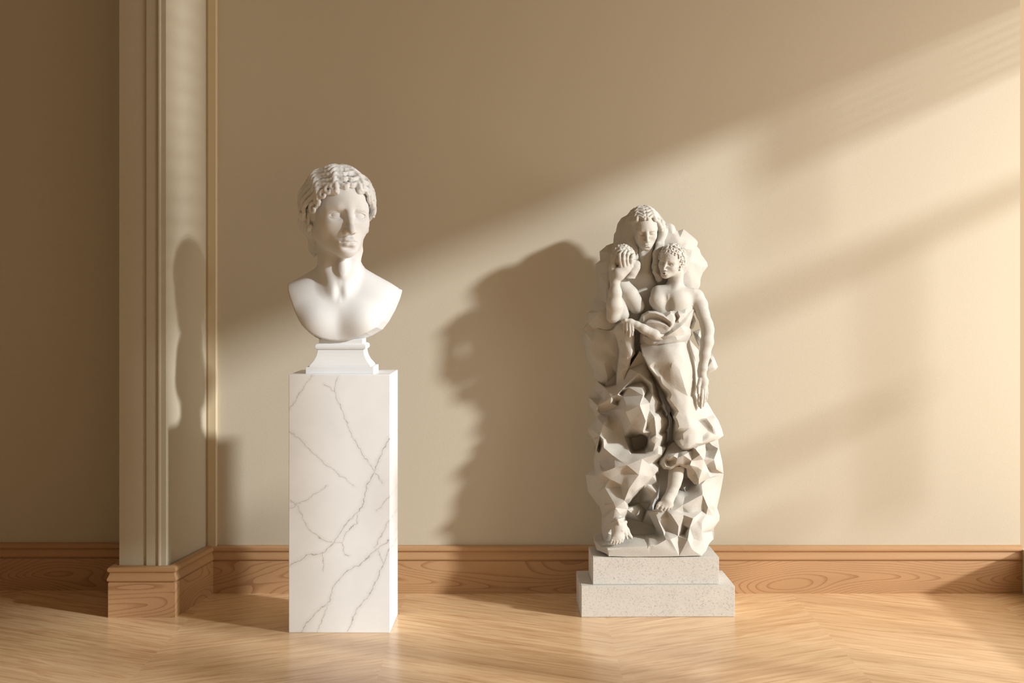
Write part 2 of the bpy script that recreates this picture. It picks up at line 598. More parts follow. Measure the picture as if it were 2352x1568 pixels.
def carve_face(f, X, lids='open', mouth='closed', k=1.0):
    """a classical face in head units: eyes at z=0, chin -102, +y out of the face."""
    e = lambda *a, **kw: f.ell(*a, xf=X, **kw)
    c = lambda *a, **kw: f.cap(*a, xf=X, **kw)
    e((0, -10, 26), (71, 96, 90))
    e((0, 22, -20), (57, 66, 74), k=20)
    e((0, 31, 24), (54, 58, 58), k=28)                       # forehead
    for s in (-1, 1):
        c((s * 43, 4, -44), (s * 7, 64, -79), 16, 13, k=26)   # jaw
        e((s * 35, 50, -22), (22, 26, 24), k=24)              # cheek
    e((0, 67, -80), (15, 17, 14), k=20)                      # chin
    e((0, 61, -60), (30, 27, 30), k=20)                      # muzzle
    for s in (-1, 1):
        e((s * 31, 93, -2), (21, 20, 12.5), k=9, mode='s')     # eye sockets
        e((s * 14, 99, -2), (7, 15, 11), k=8, mode='s')
    for s in (-1, 1):
        f.chain([(s * 26, 79, 17, 5), (s * 46, 66, 14, 5)], k=16, xf=X)      # brow
    f.chain([(0, 83, 24, 8), (0, 90, 4, 6.6), (0, 97.5, -16, 6.2), (0, 105, -34, 6.6), (0, 106, -40, 6.8)], k=9, xf=X)   # nose
    for s in (-1, 1):
        e((s * 9.5, 94, -41), (6.2, 8, 6), k=5)                # wings
        if X.s > 0.6:
            e((s * 6, 101, -48), (3.0, 4.5, 3.4), k=2, mode='s')      # nostrils
    # eyes
    for s in (-1, 1):
        ex, ey, ez = s * 28, 64.5, -1
        e((ex, ey, ez), 16.6, k=1.0)

        def lid(top):
            th = math.radians(20 if top else -18)

            def fn(x, y, z):
                px, py, pz = (x - ex) / 1.15, y - ey, z - ez
                sh = np.sqrt(px * px + py * py + pz * pz) - 19.2
                curve = 0.010 * (x - ex) ** 2
                if lids == 'closed':
                    zz = (pz + 6 + 0.0 * curve) if top else (-pz - 8)
                    zz = -zz
                else:
                    zz = (6.0 - curve * 1.7 - pz) if top else (pz + 6.6 - curve * 0.8)
                return np.maximum(sh, zz)
            f.op(*f.sph_box((ex, ey, ez), 26, X), fn, 1.4, 'u', X)
        lid(True)
        lid(False)
    # mouth
    f.chain([(-21, 80, -64, 3.0), (-8, 89.5, -60.8, 5.0), (0, 91, -61.6, 4.6), (8, 89.5, -60.8, 5.0), (21, 80, -64, 3.0)], k=6, xf=X)
    f.chain([(-18, 80.5, -68, 3.4), (-6, 88, -71.8, 6.8), (6, 88, -71.8, 6.8), (18, 80.5, -68, 3.4)], k=6, xf=X)
    if mouth == 'open':
        e((0, 94, -66), (9, 12, 4.5), k=3, mode='s')
    else:
        f.chain([(-20, 86, -65.5, 0.9), (-10, 94.6, -65.2, 1.2), (0, 97, -66.4, 1.2), (10, 94.6, -65.2, 1.2), (20, 86, -65.5, 0.9)], k=3.0, mode='s', xf=X)
    f.chain([(0, 96.5, -50, 1.6), (0, 98.5, -56, 1.2)], k=5, mode='s', xf=X)       # philtrum
    e((0, 95, -80.5), (17, 10, 4.5), k=8, mode='s')


def carve_ear(f, X, s):
    pts = [(s * 70, 8, -26, 4), (s * 73, 0, -34, 4.5), (s * 75, -7, -26, 4), (s * 80, -18, -10, 3.6), (s * 82, -22, 4, 3.6), (s * 80, -14, 16, 3.6), (s * 75, 0, 14, 3.4), (s * 72, 6, 4, 3.2)]
    f.ell((s * 74, -7, -8), (6, 14, 24), k=6, xf=X)
    f.ell((s * 81, -5, -10), (5.5, 9, 14), k=4, mode='s', xf=X)
    f.chain(pts, k=3, xf=X)
    f.ell((s * 72, 5, -30), (5, 6, 6), k=5, xf=X)


def wavy_hair(f, X, cap_c, cap_r, starts, seed, r=6.0, amp=0.1, waves=2.6, k=1.6, amax=112, front_drop=52, dropexp=1.8, sub=3, keep=None):
    """locks swept from a middle parting over the sides of the skull; a = angle from the parting, b = front to back. Each lock is a bundle of strands."""
    rnd = random.Random(seed)
    m = sum(cap_r) / 3
    for side in (-1, 1):
        for li, b0 in enumerate(starts):
            b0 = b0 + rnd.uniform(-1.0, 1.0)
            drop = front_drop * max(0.12, min(1.0, (b0 + 50) / 100))
            ph = 1.1 * li + (0.6 if side > 0 else 0) + rnd.uniform(-0.6, 0.6)
            wv = waves * rnd.uniform(0.9, 1.12)
            am = amp * rnd.uniform(0.8, 1.25)
            end = amax * rnd.uniform(0.84, 1.0)
            n = 20
            for j in range(sub):
                o = (j - (sub - 1) / 2) / max(1, (sub - 1) / 2) if sub > 1 else 0.0
                pts = []
                for i in range(n + 1):
                    t = i / n
                    w = 2 * math.pi * wv * t + ph
                    env = min(1, t * 4)
                    fat = (0.55 + 0.45 * math.sin(math.pi * min(1, t * 1.1)) ** 0.5) * (1 - 0.25 * t)
                    a = math.radians(1.5 + (end - 1.5) * t)
                    b = math.radians(b0 - drop * t ** dropexp) + am * env * math.sin(w) + o * (r * 0.62 * fat / m) * (1 + 0.25 * math.sin(w * 1.3 + j))
                    lift = (2.2 - 2.4 * o * o) * r / 6 + 2.0 * env * math.sin(w + 1.4)
                    q = 1 + lift / m
                    pts.append((cap_c[0] + side * cap_r[0] * math.sin(a) * math.cos(b) * q, cap_c[1] + cap_r[1] * math.sin(b) * q,
                                cap_c[2] + cap_r[2] * math.cos(a) * math.cos(b) * q, r * fat * (0.62 if sub > 1 else 1)))
                f.chain(pts, k=k, xf=X)


def curl(f, X, p, t1, t2, R, r, turns, k=1.6, rise=(0, 0, 0)):
    """a spiral lock lying in the plane t1, t2."""
    pts = []
    for i in range(15):
        t = i / 14
        a = turns * t
        q = np.array(p) + (np.array(t1) * math.cos(a) + np.array(t2) * math.sin(a)) * R * (1 - 0.78 * t) + np.array(rise) * t
        pts.append((*q, r * (1 - 0.35 * t)))
    f.chain(pts, k=k, xf=X)


# ------------------------------------------------------------------ bust on its pedestal
def build_bust():
    fr = Photo(5.47)
    P = fr.p
    root = thing('marble_bust', 'white classical bust of a wavy haired woman on top of the veined marble pedestal', 'bust', (-0.665, -0.53, 0.975))
    V = lambda pts: np.array(pts)
    f = Field((-535, -125, -150), (-240, 135, 290), BH)
    # chest cut to its curved outline, hollow behind
    f.ell(P(781, 735, -8), (122, 64, 92))
    for s, x in ((-1, 697), (1, 866)):
        f.ell(P(x, 708, -14), (52, 46, 48), k=42)
        f.cap(P(781 + s * 22, 628, -22), P(781 + s * 92, 676, -20), 30, 26, k=44)
        f.ell(P(781 + s * 52, 742, 26), (40, 36, 36), k=30)
        f.cap(P(781 + s * 80, 684, -14), P(781 + s * 160, 697, -16), 27, 27, k=22)   # shoulder, beyond the cut
    poly = [(658, 300), (658, 664), (661, 676), (667, 694), (676, 718), (685, 737), (694, 751), (707, 764), (722, 775), (740, 783), (760, 787.5), (781, 789),
            (805, 787), (830, 780), (852, 771), (876, 757), (890, 739), (904, 714), (914, 691), (921, 671), (924, 664), (924, 300)]
    pg = np.array([[(x - HX), (HY - y)] for x, y in poly], np.float32)

    def cut(x, y, z):
        x, z = x + 0 * z, z + 0 * x
        d = np.full(np.broadcast_shapes(x.shape, z.shape), 1e9, np.float32)
        ins = np.zeros(d.shape, bool)
        for (ax, az), (bx, bz) in zip(pg, np.roll(pg, -1, 0)):
            ex, ez = bx - ax, bz - az
            wx, wz = x - ax, z - az
            t = np.clip((wx * ex + wz * ez) / (ex * ex + ez * ez), 0, 1)
            d = np.minimum(d, (wx - t * ex) ** 2 + (wz - t * ez) ** 2)
            cr = ((az <= z) & (bz > z)) | ((bz <= z) & (az > z))
            with np.errstate(divide='ignore', invalid='ignore'):
                xi = ax + (z - az) / (bz - az) * ex if bz != az else x * 0 + 1e9
            ins ^= cr & (x < xi)
        d = np.sqrt(d)
        d = np.where(ins, -d, d)
        return d + np.maximum(y + 20, 0) * 0.13
    f.op((-600, -200, -200), (-200, 200, 60), cut, 3.0, 'i')
    f.op((-600, -200, -200), (-200, 200, 30), lambda x, y, z: -(y + 44) + 0 * x + 0 * z, 6.0, 'i')
    f.op((-600, -200, -200), (-200, 200, 60), lambda x, y, z: np.maximum(-(y + 20), np.sqrt((x + 395) ** 2 + (z + 40) ** 2 * 1.3) * 0 - 0) * 0 - 50 + 0 * x + 0 * z, 0, 'i')
    # neck
    f.cap(P(776, 565, -14), P(781, 628, -16), 46, 50, k=8)
    f.cap(P(781, 628, -16), P(781, 668, -12), 50, 56, k=14)
    f.chain([(*P(738, 560, -6), 11), (*P(752, 610, 17), 8), (*P(770, 666, 33), 5)], k=22)
    f.chain([(*P(822, 575, 2), 11), (*P(805, 625, 22), 7), (*P(787, 667, 33), 4)], k=22)
    f.ell(P(779, 668, 54), (5, 9, 12), k=16, mode='s')
    f.ell(P(786, 612, 40), (10, 9, 22), k=16)
    X = Xf(P(776, 497, 8), 0.945, yaw=25, pitch=-1, roll=1)
    carve_face(f, X)
    for s in (-1, 1):
        carve_ear(f, X, s)
    body = field_obj('head_and_shoulders', f, fr, M_PLASTER, root)
    # hair
    g = Field((-520, -125, 50), (-290, 125, 290), BH)
    cc, cr_ = (0, -10, 26), (77, 98, 91)
    g.ell(cc, cr_, xf=X)
    g.ell((0, -62, -30), (58, 38, 60), k=14, xf=X)                       # gathered nape
    g.ell((0, 120, -30), (84, 94, 97), k=3, mode='s', xf=X)              # the face
    for s in (-1, 1):
        g.ell((s * 74, 16, -60), (30, 50, 46), k=6, mode='s', xf=X)      # below the ears
    wavy_hair(g, X, cc, (87, 105, 95), [62, 51, 40, 29, 18, 7, -4, -15, -26, -37, -48, -59, -70], 3, r=9.2, amp=0.105, waves=2.5, amax=110, k=1.4, front_drop=38, dropexp=2.6)
    rnd = random.Random(11)
    for s in (-1, 1):
        for i in range(2, 7):                                            # turned-back curls along the hairline
            t = (i + 0.6) / 7
            aa = math.radians(14 + 90 * t)
            bb = math.radians(59 - 32 * t ** 2.4)
            nrm = np.array((s * math.sin(aa) * math.cos(bb), math.sin(bb), math.cos(aa) * math.cos(bb)))
            p = np.array(cc) + nrm * (88, 106, 97)
            t1 = np.cross(nrm, (0, 1, 0))
            t1 /= np.linalg.norm(t1)
            t2 = np.cross(nrm, t1)
            curl(g, X, p, t1 * s, t2, rnd.uniform(11, 14), 5.0, rnd.uniform(4.2, 5.6), k=1.4, rise=nrm * 4)
        for i in range(6):                                               # locks drawn back behind the ear
            z0 = 4 - i * 11
            for o in (-4, 0, 4):
                pts = []
                for j in range(15):
                    t = j / 14
                    pts.append((s * (85 - 50 * t - i * 1.2 + 4.5 * math.sin(9.5 * t + 1.3 * i)), -8 - i * 9 - 36 * t + o + 4 * math.cos(9.5 * t + 1.3 * i), 4 - i * 2 - (62 + 5 * i) * t + 0.5 * o, 5.0 - 1.6 * t))
                g.chain(pts, k=1.4, xf=X)
    field_obj('hair', g, fr, M_PLASTER, root)
    # socle with a moulded neck
    prof = [(77.5, 857.2, 2), (77.5, 842.5, 0), (76.5, 841.5, 0), (70, 841.2, 0), (69.5, 838, 0), (66, 834, 0), (60.5, 827, 0), (56.5, 819, 0), (54, 811, 0), (53, 804, 0), (53.5, 802.5, 0), (57, 801, 0), (58.5, 797, 0),
            (58, 792.5, 0), (55.5, 790, 0), (50, 788.5, 0), (50, 778, 0)]
    vs, fs = [], []
    for hw, y, _ in prof:
        cx = P(787, y, 0)
        z = CAM_H + (HY - y) / fr.s * (5.41 / 5.47)
        for sx, sy in ((-1, -1), (1, -1), (1, 1), (-1, 1)):
            vs.append((cx[0] / fr.s + sx * hw / fr.s * 0.988 + 0.665, sy * hw * 0.78 / fr.s + 0.003, z - 0.975))
    vs = [(x, y, max(z, 0.0)) for x, y, z in vs]
    for i in range(len(prof) - 1):
        for j in range(4):
            a, b = i * 4 + j, i * 4 + (j + 1) % 4
            fs.append((a, b, b + 4, a + 4))
    fs += [(0, 1, 2, 3), tuple(len(vs) - 4 + j for j in range(4))]
    so = mesh_obj('socle', vs, fs, M_PLASTER, root)
    bv = so.modifiers.new('bevel', 'BEVEL')
    bv.width, bv.segments, bv.limit_method, bv.angle_limit = 0.0012, 2, 'ANGLE', math.radians(40)
    return root


def build_pedestal():
    # marble veins as they run over the photographed front: crop px -> slab metres
    q = 5.327 / F_PX
    def pt(u, v):
        return ((640 + u / 2.377 - 779.5) * q, 0.975 - (820 + v / 2.377 - 860) * q)
    L = [([(305, 190), (350, 300), (400, 430), (460, 530), (520, 620), (570, 690)], 0.8), ([(245, 145), (305, 190), (325, 105)], 0.7), ([(58, 290), (120, 185), (180, 100)], 0.7),
         ([(58, 400), (140, 475), (210, 545), (290, 610), (360, 660), (410, 705)], 0.8), ([(605, 440), (560, 530), (520, 630), (480, 710), (460, 810), (360, 920), (300, 1015), (240, 1075), (150, 1085), (60, 1140)], 1.15),
         ([(60, 780), (100, 810), (150, 920), (230, 995), (300, 1015), (345, 1010), (370, 950), (425, 910), (430, 860)], 0.75), ([(345, 1010), (355, 1075), (385, 1085)], 0.7), ([(240, 1075), (245, 1170)], 0.6),
         ([(605, 890), (570, 950), (525, 1040)], 0.9), ([(605, 1000), (540, 1045), (440, 1135), (380, 1160), (305, 1240), (275, 1335), (200, 1395), (120, 1505)], 1.1),
         ([(605, 1050), (570, 1130), (525, 1240), (480, 1320), (430, 1370), (380, 1495)], 1.1), ([(540, 1045), (570, 1130)], 0.8), ([(270, 1350), (210, 1500)], 0.6), ([(60, 825), (150, 780), (265, 700)], 0.6), ([(605, 760), (535, 840)], 0.7)]
    mat = mat_marble_veined('veined_white_marble', [([pt(*p) for p in l], w) for l, w in L])
    bm = bmesh.new()
    add_box(bm, -0.1916, 0.1916, 0.0, 0.30, 0.0, 0.975)
    bmesh.ops.bevel(bm, geom=bm.edges[:], offset=0.0016, segments=2, affect='EDGES')
    o = bm_obj('pedestal', bm, mat, None)
    o.location = (-0.6519, -0.673, 0)
    o.rotation_euler = (0, 0, math.radians(-0.9))
    tag(o, 'tall white marble pedestal with grey veins standing on the wood floor under the bust', 'pedestal')
    return o

def build_plinth():
    def slab(name, X0, X1, y0, y1, z0, z1, rz, label):
        bm = bmesh.new()
        cx, cy = (X0 + X1) / 2, (y0 + y1) / 2
        add_box(bm, X0 - cx, X1 - cx, y0 - cy, y1 - cy, 0, z1 - z0)
        bmesh.ops.bevel(bm, geom=bm.edges[:], offset=0.0025, segments=2, affect='EDGES')
        o = bm_obj(name, bm, M_GRANITE)
        o.location = (cx, cy, z0)
        o.rotation_euler = (0, 0, math.radians(rz))
        return tag(o, label, 'plinth block')
    slab('plinth_slab', 0.270, 0.8796, -0.423, -0.125, 0, 0.1237, 1.0, 'wide speckled grey stone slab lying on the floor, lower of the two')
    slab('plinth_block', 0.318, 0.821, -0.400, -0.165, 0.1237, 0.2328, 0.8, 'narrower speckled grey stone block on the wide slab, directly under the figure group')
build_plinth()


# ------------------------------------------------------------------ carved figure group
ST = Photo(5.72)
ST_ORG = np.array([0.57, -0.28, 0.2328])


def relief(name, outline, inner, back, parent, mat, cuts=3, soften=2, rough=0.5, edges=(), seed=0.0, gain=1.0, pivot=0.0, shift=0.0):
    """a slab of carved stone: ridge and hollow points (photo px, px toward the viewer), crossed by facets, with a solid back."""
    pts = [(x, y, min(70.0, (d - pivot) * gain + pivot + shift)) for x, y, d in list(outline) + list(inner)]
    n = len(outline)
    v2 = [Vector((p[0], -p[1])) for p in pts]
    idx = {(p[0], p[1]): i for i, p in enumerate(pts)}
    ed = [(idx[a], idx[b]) for e in edges for a, b in zip(e[:-1], e[1:])]
    ring = [(i, (i + 1) % n) for i in range(n)]
    ov, oe, of, ovi, oei, ofi = delaunay_2d_cdt(v2, ring + ed, [], 1, 1e-4)
    bm = bmesh.new()
    vs = []
    for v, src in zip(ov, ovi):
        if src:
            d = sum(pts[i][2] for i in src) / len(src)
        else:
            ds = sorted((((v - q).length, p[2]) for q, p in zip(v2, pts)))[:3]
            d = sum(z / (l + 1e-3) for l, z in ds) / sum(1 / (l + 1e-3) for l, z in ds)
        vs.append(bm.verts.new((v.x, d, v.y)))
    for f in of:
        try:
            bm.faces.new([vs[i] for i in f])
        except ValueError:
            pass
    loose = [v for v in bm.verts if not v.link_faces]
    bmesh.ops.delete(bm, geom=loose, context='VERTS')
    bmesh.ops.subdivide_edges(bm, edges=bm.edges[:], cuts=cuts, use_grid_fill=True)
    bmesh.ops.triangulate(bm, faces=[f for f in bm.faces if len(f.verts) > 4])
    inn = [v for v in bm.verts if not v.is_boundary]
    for _ in range(soften):
        bmesh.ops.smooth_vert(bm, verts=inn, factor=0.32, use_axis_x=True, use_axis_y=True, use_axis_z=True)
    for v in bm.verts:
        q = Vector((v.co.x * 0.045 + seed, v.co.y * 0.045, v.co.z * 0.045))
        w = noise.noise(q) * 2.2 + noise.noise(q * 3.7) * 0.8
        v.co.y += w * rough
        if v.is_boundary:
            v.co.x += noise.noise(q * 4 + Vector((9, 0, 0))) * rough
            v.co.z += noise.noise(q * 4 + Vector((0, 9, 0))) * rough
    for v in bm.verts:
        v.co = Vector(ST.p(v.co.x, -v.co.z, v.co.y))
    ret = bmesh.ops.extrude_face_region(bm, geom=bm.faces[:])
    for v in ret['geom']:
        if isinstance(v, bmesh.types.BMVert):
            v.co.y = min(back, v.co.y - 2)
    for v in bm.verts:
        w = ST.world([v.co])[0] - ST_ORG
        v.co = Vector(w)
    return bm_obj(name, bm, mat, parent, True, 24)


def build_statue():
    root = thing('figure_group', 'carved pale stone figure group in crumpled drapery, a veiled woman behind a bare chested youth', 'sculpture', tuple(ST_ORG))
    R = lambda name, o, i, back, **k: relief(name, o, i, back, root, M_STONE, **k)
    # ---- rock slab behind both heads
    R('rock_slab', [(1480, 472, -40), (1458, 476, -36), (1451, 482, -36), (1443, 492, -40), (1430, 499, -40), (1421, 512, -40), (1417, 530, -40), (1413, 537, -40), (1411, 557, -40), (1395, 563, -40), (1379, 577, -42), (1381, 597, -40),
                    (1369, 606, -45), (1372, 626, -45), (1375, 655, -45), (1373, 672, -45), (1364, 697, -45), (1360, 712, -45), (1352, 719, -45), (1351, 742, -45), (1339, 757, -45), (1390, 790, -48), (1480, 800, -50), (1550, 735, -50), (1590, 690, -45),
                    (1608, 656, -42), (1609, 640, -40), (1615, 625, -40), (1626, 611, -42), (1624, 603, -42), (1610, 583, -38), (1607, 573, -38), (1601, 566, -36), (1603, 556, -38), (1598, 549, -38), (1580, 534, -38), (1570, 526, -40),
                    (1557, 531, -40), (1553, 529, -38), (1549, 518, -38), (1541, 513, -36), (1530, 512, -36), (1510, 486, -38)],
      [(1446, 508, -16), (1434, 515, -20), (1430, 540, -14), (1424, 557, -18), (1445, 560, -4), (1400, 580, -22), (1390, 600, -24), (1384, 640, -26), (1395, 655, -16), (1410, 600, -12), (1400, 620, -16), (1385, 690, -28), (1378, 715, -22), (1395, 700, -18),
       (1545, 535, -14), (1562, 545, -18), (1560, 562, -14), (1580, 552, -24), (1590, 565, -26), (1572, 571, -12), (1574, 581, -20), (1603, 578, -32), (1590, 574, -24), (1600, 595, -30), (1585, 600, -16), (1610, 610, -28), (1600, 625, -26), (1585, 640, -18), (1596, 648, -30), (1560, 600, -8), (1480, 600, -20), (1500, 700, -30)],
      -78, rough=0.5, soften=1, gain=1.3, pivot=-40)
    R('stone_core', [(1400, 690, -52), (1570, 700, -52), (1576, 830, -52), (1600, 900, -52), (1640, 1020, -52), (1640, 1240, -52), (1400, 1240, -52), (1385, 1000, -52)], [(1500, 1000, -44)], -76, rough=0.3, soften=1)
    # ---- cloak on the left: dark recess above a broad grey panel
    R('cloak', [(1384, 660, -24), (1393, 650, -8), (1398, 690, 0), (1400, 722, 6), (1410, 740, 8), (1420, 745, 6), (1418, 753, 8), (1409, 758, 10), (1415, 770, 10), (1424, 790, 6), (1430, 810, 2), (1430, 860, -6), (1424, 890, -10), (1400, 900, -12),
                (1377, 887, -20), (1371, 875, -34), (1366, 868, -34), (1364, 850, -34), (1347, 825, -34), (1345, 810, -34), (1346, 798, -34), (1341, 788, -34), (1338, 770, -34), (1340, 757, -32), (1351, 742, -34), (1352, 718, -35), (1361, 710, -36), (1365, 697, -36), (1374, 672, -36)],
      [(1344, 763, -8), (1366, 750, -6), (1355, 728, -22), (1373, 697, -14), (1390, 676, -14), (1385, 703, -30), (1392, 722, -32), (1370, 742, -24), (1395, 746, -36), (1408, 745, -16), (1349, 790, -10), (1353, 803, -8), (1360, 820, -6), (1374, 848, -6), (1376, 868, -8), (1393, 885, -12),
       (1375, 755, 2), (1400, 759, 4), (1362, 785, 0), (1395, 790, 6), (1355, 803, -4), (1385, 803, 0), (1405, 801, 4), (1388, 835, 4), (1405, 840, -2), (1414, 820, 2), (1416, 860, -10), (1395, 865, -2)],
      -84, rough=0.3, soften=1, gain=1.5, pivot=0, shift=-38, edges=[[(1344, 763), (1366, 750), (1375, 755), (1400, 759)], [(1344, 763), (1349, 790), (1353, 803), (1360, 820), (1374, 848), (1376, 868), (1393, 885)]])
    # ---- hanging folds below the woman's hand
    R('hanging_fold', [(1409, 758, 8), (1418, 746, 18), (1428, 738, 22), (1452, 750, 20), (1457, 765, 14), (1457, 790, 4), (1459, 812, 2), (1449, 824, 16), (1446, 842, 8), (1440, 852, 4), (1432, 872, 0), (1428, 886, -5), (1417, 888, -10), (1418, 860, -5), (1422, 830, 0), (1424, 805, 2), (1420, 785, 4)],
      [(1432, 762, 28), (1437, 790, 26), (1440, 820, 18), (1442, 842, 12), (1428, 780, 12), (1430, 820, 10), (1427, 850, 6), (1449, 768, 30), (1449, 795, 26), (1449, 815, 22)],
      -40, rough=0.2, soften=1, gain=1.2, pivot=15, edges=[[(1432, 762), (1437, 790), (1440, 820), (1442, 842)], [(1449, 768), (1449, 795), (1449, 815)]])
    # ---- knee, shin and lower drapery on the left
    low_o = [(1470, 806, 16), (1485, 830, 10), (1500, 868, 4), (1512, 895, -6), (1524, 925, -16), (1536, 950, -26), (1540, 985, -30), (1536, 1020, -30), (1524, 1052, -30), (1518, 1090, -30), (1518, 1130, -24), (1512, 1150, -14), (1504, 1160, -2), (1500, 1172, 10), (1502, 1180, 18),
             (1513, 1210, 20), (1524, 1232, 30), (1500, 1240, 20), (1450, 1242, 20), (1388, 1246, 20), (1383, 1215, -12), (1384, 1185, -14), (1378, 1165, -18), (1366, 1150, -24), (1351, 1128, -30), (1347, 1105, -30), (1345, 1090, -32), (1366, 1076, -24), (1364, 1055, -24), (1367, 1040, -24), (1368, 1021, -24),
             (1361, 1006, -28), (1352, 994, -30), (1350, 987, -32), (1352, 980, -32), (1369, 960, -26), (1365, 945, -28), (1355, 932, -30), (1353, 912, -32), (1364, 893, -32), (1371, 875, -32), (1393, 890, -8), (1415, 886, 2), (1430, 872, 8), (1444, 846, 12)]
    low_i = [(1466, 856, 32), (1482, 868, 34), (1497, 880, 36), (1499, 905, 34), (1512, 922, 32), (1504, 948, 34), (1517, 947, 26), (1533, 964, 22), (1490, 856, 18), (1503, 882, 12), (1512, 908, 0), (1522, 932, -14), (1530, 955, -14),
             (1450, 882, 8), (1472, 876, 10), (1484, 884, 12), (1488, 894, 14), (1481, 909, 22), (1428, 895, 24), (1418, 906, 26), (1404, 912, 22), (1390, 918, 10), (1373, 932, 6), (1371, 941, 8), (1403, 926, 16), (1397, 953, -6),
             (1428, 903, 4), (1418, 923, -2), (1405, 940, -8), (1431, 911, 22), (1431, 940, 32), (1437, 957, 38), (1450, 978, 42), (1478, 994, 44),
             (1445, 889, 28), (1475, 889, 32), (1436, 946, 46), (1438, 930, 42), (1477, 990, 50), (1484, 966, 52), (1478, 908, 38), (1470, 930, 56), (1486, 964, 42), (1492, 926, 38), (1492, 942, 36), (1503, 957, 48), (1507, 998, 48), (1486, 982, 34), (1496, 992, 42),
             (1419, 932, 6), (1395, 962, 8), (1385, 975, 20), (1378, 1000, 20), (1370, 1036, 18), (1400, 972, 2), (1425, 965, 10), (1450, 992, 14), (1410, 990, 6),
             (1386, 1009, 26), (1387, 1028, 30), (1411, 1049, 38), (1398, 1009, 14), (1434, 1002, 8), (1468, 997, 12), (1448, 1043, 38), (1440, 1018, 14), (1456, 1008, -30), (1474, 1001, -32), (1484, 1010, -30), (1480, 1024, -26), (1456, 1034, -24),
             (1490, 1003, 24), (1489, 1026, 22), (1482, 1042, 40), (1500, 1036, 42), (1505, 1020, 48), (1518, 1004, 46), (1530, 1028, 20), (1521, 1045, 30), (1492, 1010, 46), (1512, 1024, 40),
             (1379, 1086, 42), (1413, 1073, 48), (1440, 1068, 52), (1475, 1053, 52), (1512, 1042, 46), (1411, 1054, 38), (1388, 1080, 32), (1390, 1055, 16), (1378, 1065, 10), (1376, 1040, 8), (1374, 1060, -2),
             (1400, 1100, 40), (1430, 1115, 46), (1445, 1122, 54), (1450, 1137, 46), (1467, 1091, 54), (1463, 1126, 48), (1437, 1082, 44), (1511, 1080, 38), (1500, 1094, 40), (1481, 1114, 40), (1452, 1138, 38), (1490, 1065, 40),
             (1515, 1060, 6), (1514, 1085, 0), (1506, 1088, 6), (1487, 1112, 20), (1507, 1130, 26), (1498, 1142, 18), (1514, 1115, 2), (1472, 1126, -14), (1492, 1156, -14), (1452, 1150, -22), (1480, 1120, 18), (1498, 1158, 12), (1489, 1176, 18), (1462, 1140, -24),
             (1389, 1119, 34), (1426, 1116, 34), (1410, 1155, 48), (1414, 1166, 50), (1407, 1196, 44), (1447, 1145, 42), (1441, 1170, 36), (1432, 1185, 36), (1400, 1200, 34), (1394, 1225, 26), (1389, 1160, 22), (1388, 1190, 18), (1434, 1150, 50), (1424, 1180, 46),
             (1368, 1093, 0), (1386, 1116, 10), (1372, 1130, -8), (1385, 1155, 4), (1360, 1110, -14), (1366, 935, -6), (1373, 960, -12), (1373, 985, -2), (1362, 988, -14), (1374, 1008, -18), (1376, 905, -26), (1392, 893, 0), (1380, 915, -24), (1378, 950, -20), (1376, 1022, -8),
             (1440, 1190, -18), (1445, 1160, -22), (1470, 1155, -20), (1484, 1170, -18), (1505, 1212, -14), (1503, 1228, -8), (1456, 1230, -6), (1442, 1212, -14), (1475, 1200, -20), (1511, 1204, 16)]
    low_e = [[(1466, 856), (1482, 868), (1497, 880), (1499, 905), (1512, 922), (1504, 948), (1517, 947), (1533, 964)], [(1418, 906), (1428, 895), (1466, 856)], [(1436, 946), (1450, 978), (1478, 994)], [(1379, 1086), (1413, 1073), (1440, 1068), (1475, 1053), (1512, 1042)],
             [(1379, 1086), (1400, 1100), (1430, 1115), (1445, 1122), (1450, 1137)], [(1511, 1080), (1500, 1094), (1481, 1114), (1463, 1126), (1450, 1137)], [(1411, 1049), (1448, 1043), (1482, 1042)], [(1445, 1122), (1467, 1091)], [(1414, 1166), (1410, 1155), (1426, 1116)],
             [(1373, 932), (1404, 912), (1418, 906)], [(1431, 911), (1431, 940), (1437, 957)], [(1445, 889), (1475, 889)], [(1503, 957), (1507, 998)], [(1385, 975), (1378, 1000), (1370, 1036)]]
    R('lower_drapery', low_o, low_i, -66, rough=0.3, soften=1, gain=1.5, pivot=30, shift=-4, edges=low_e)
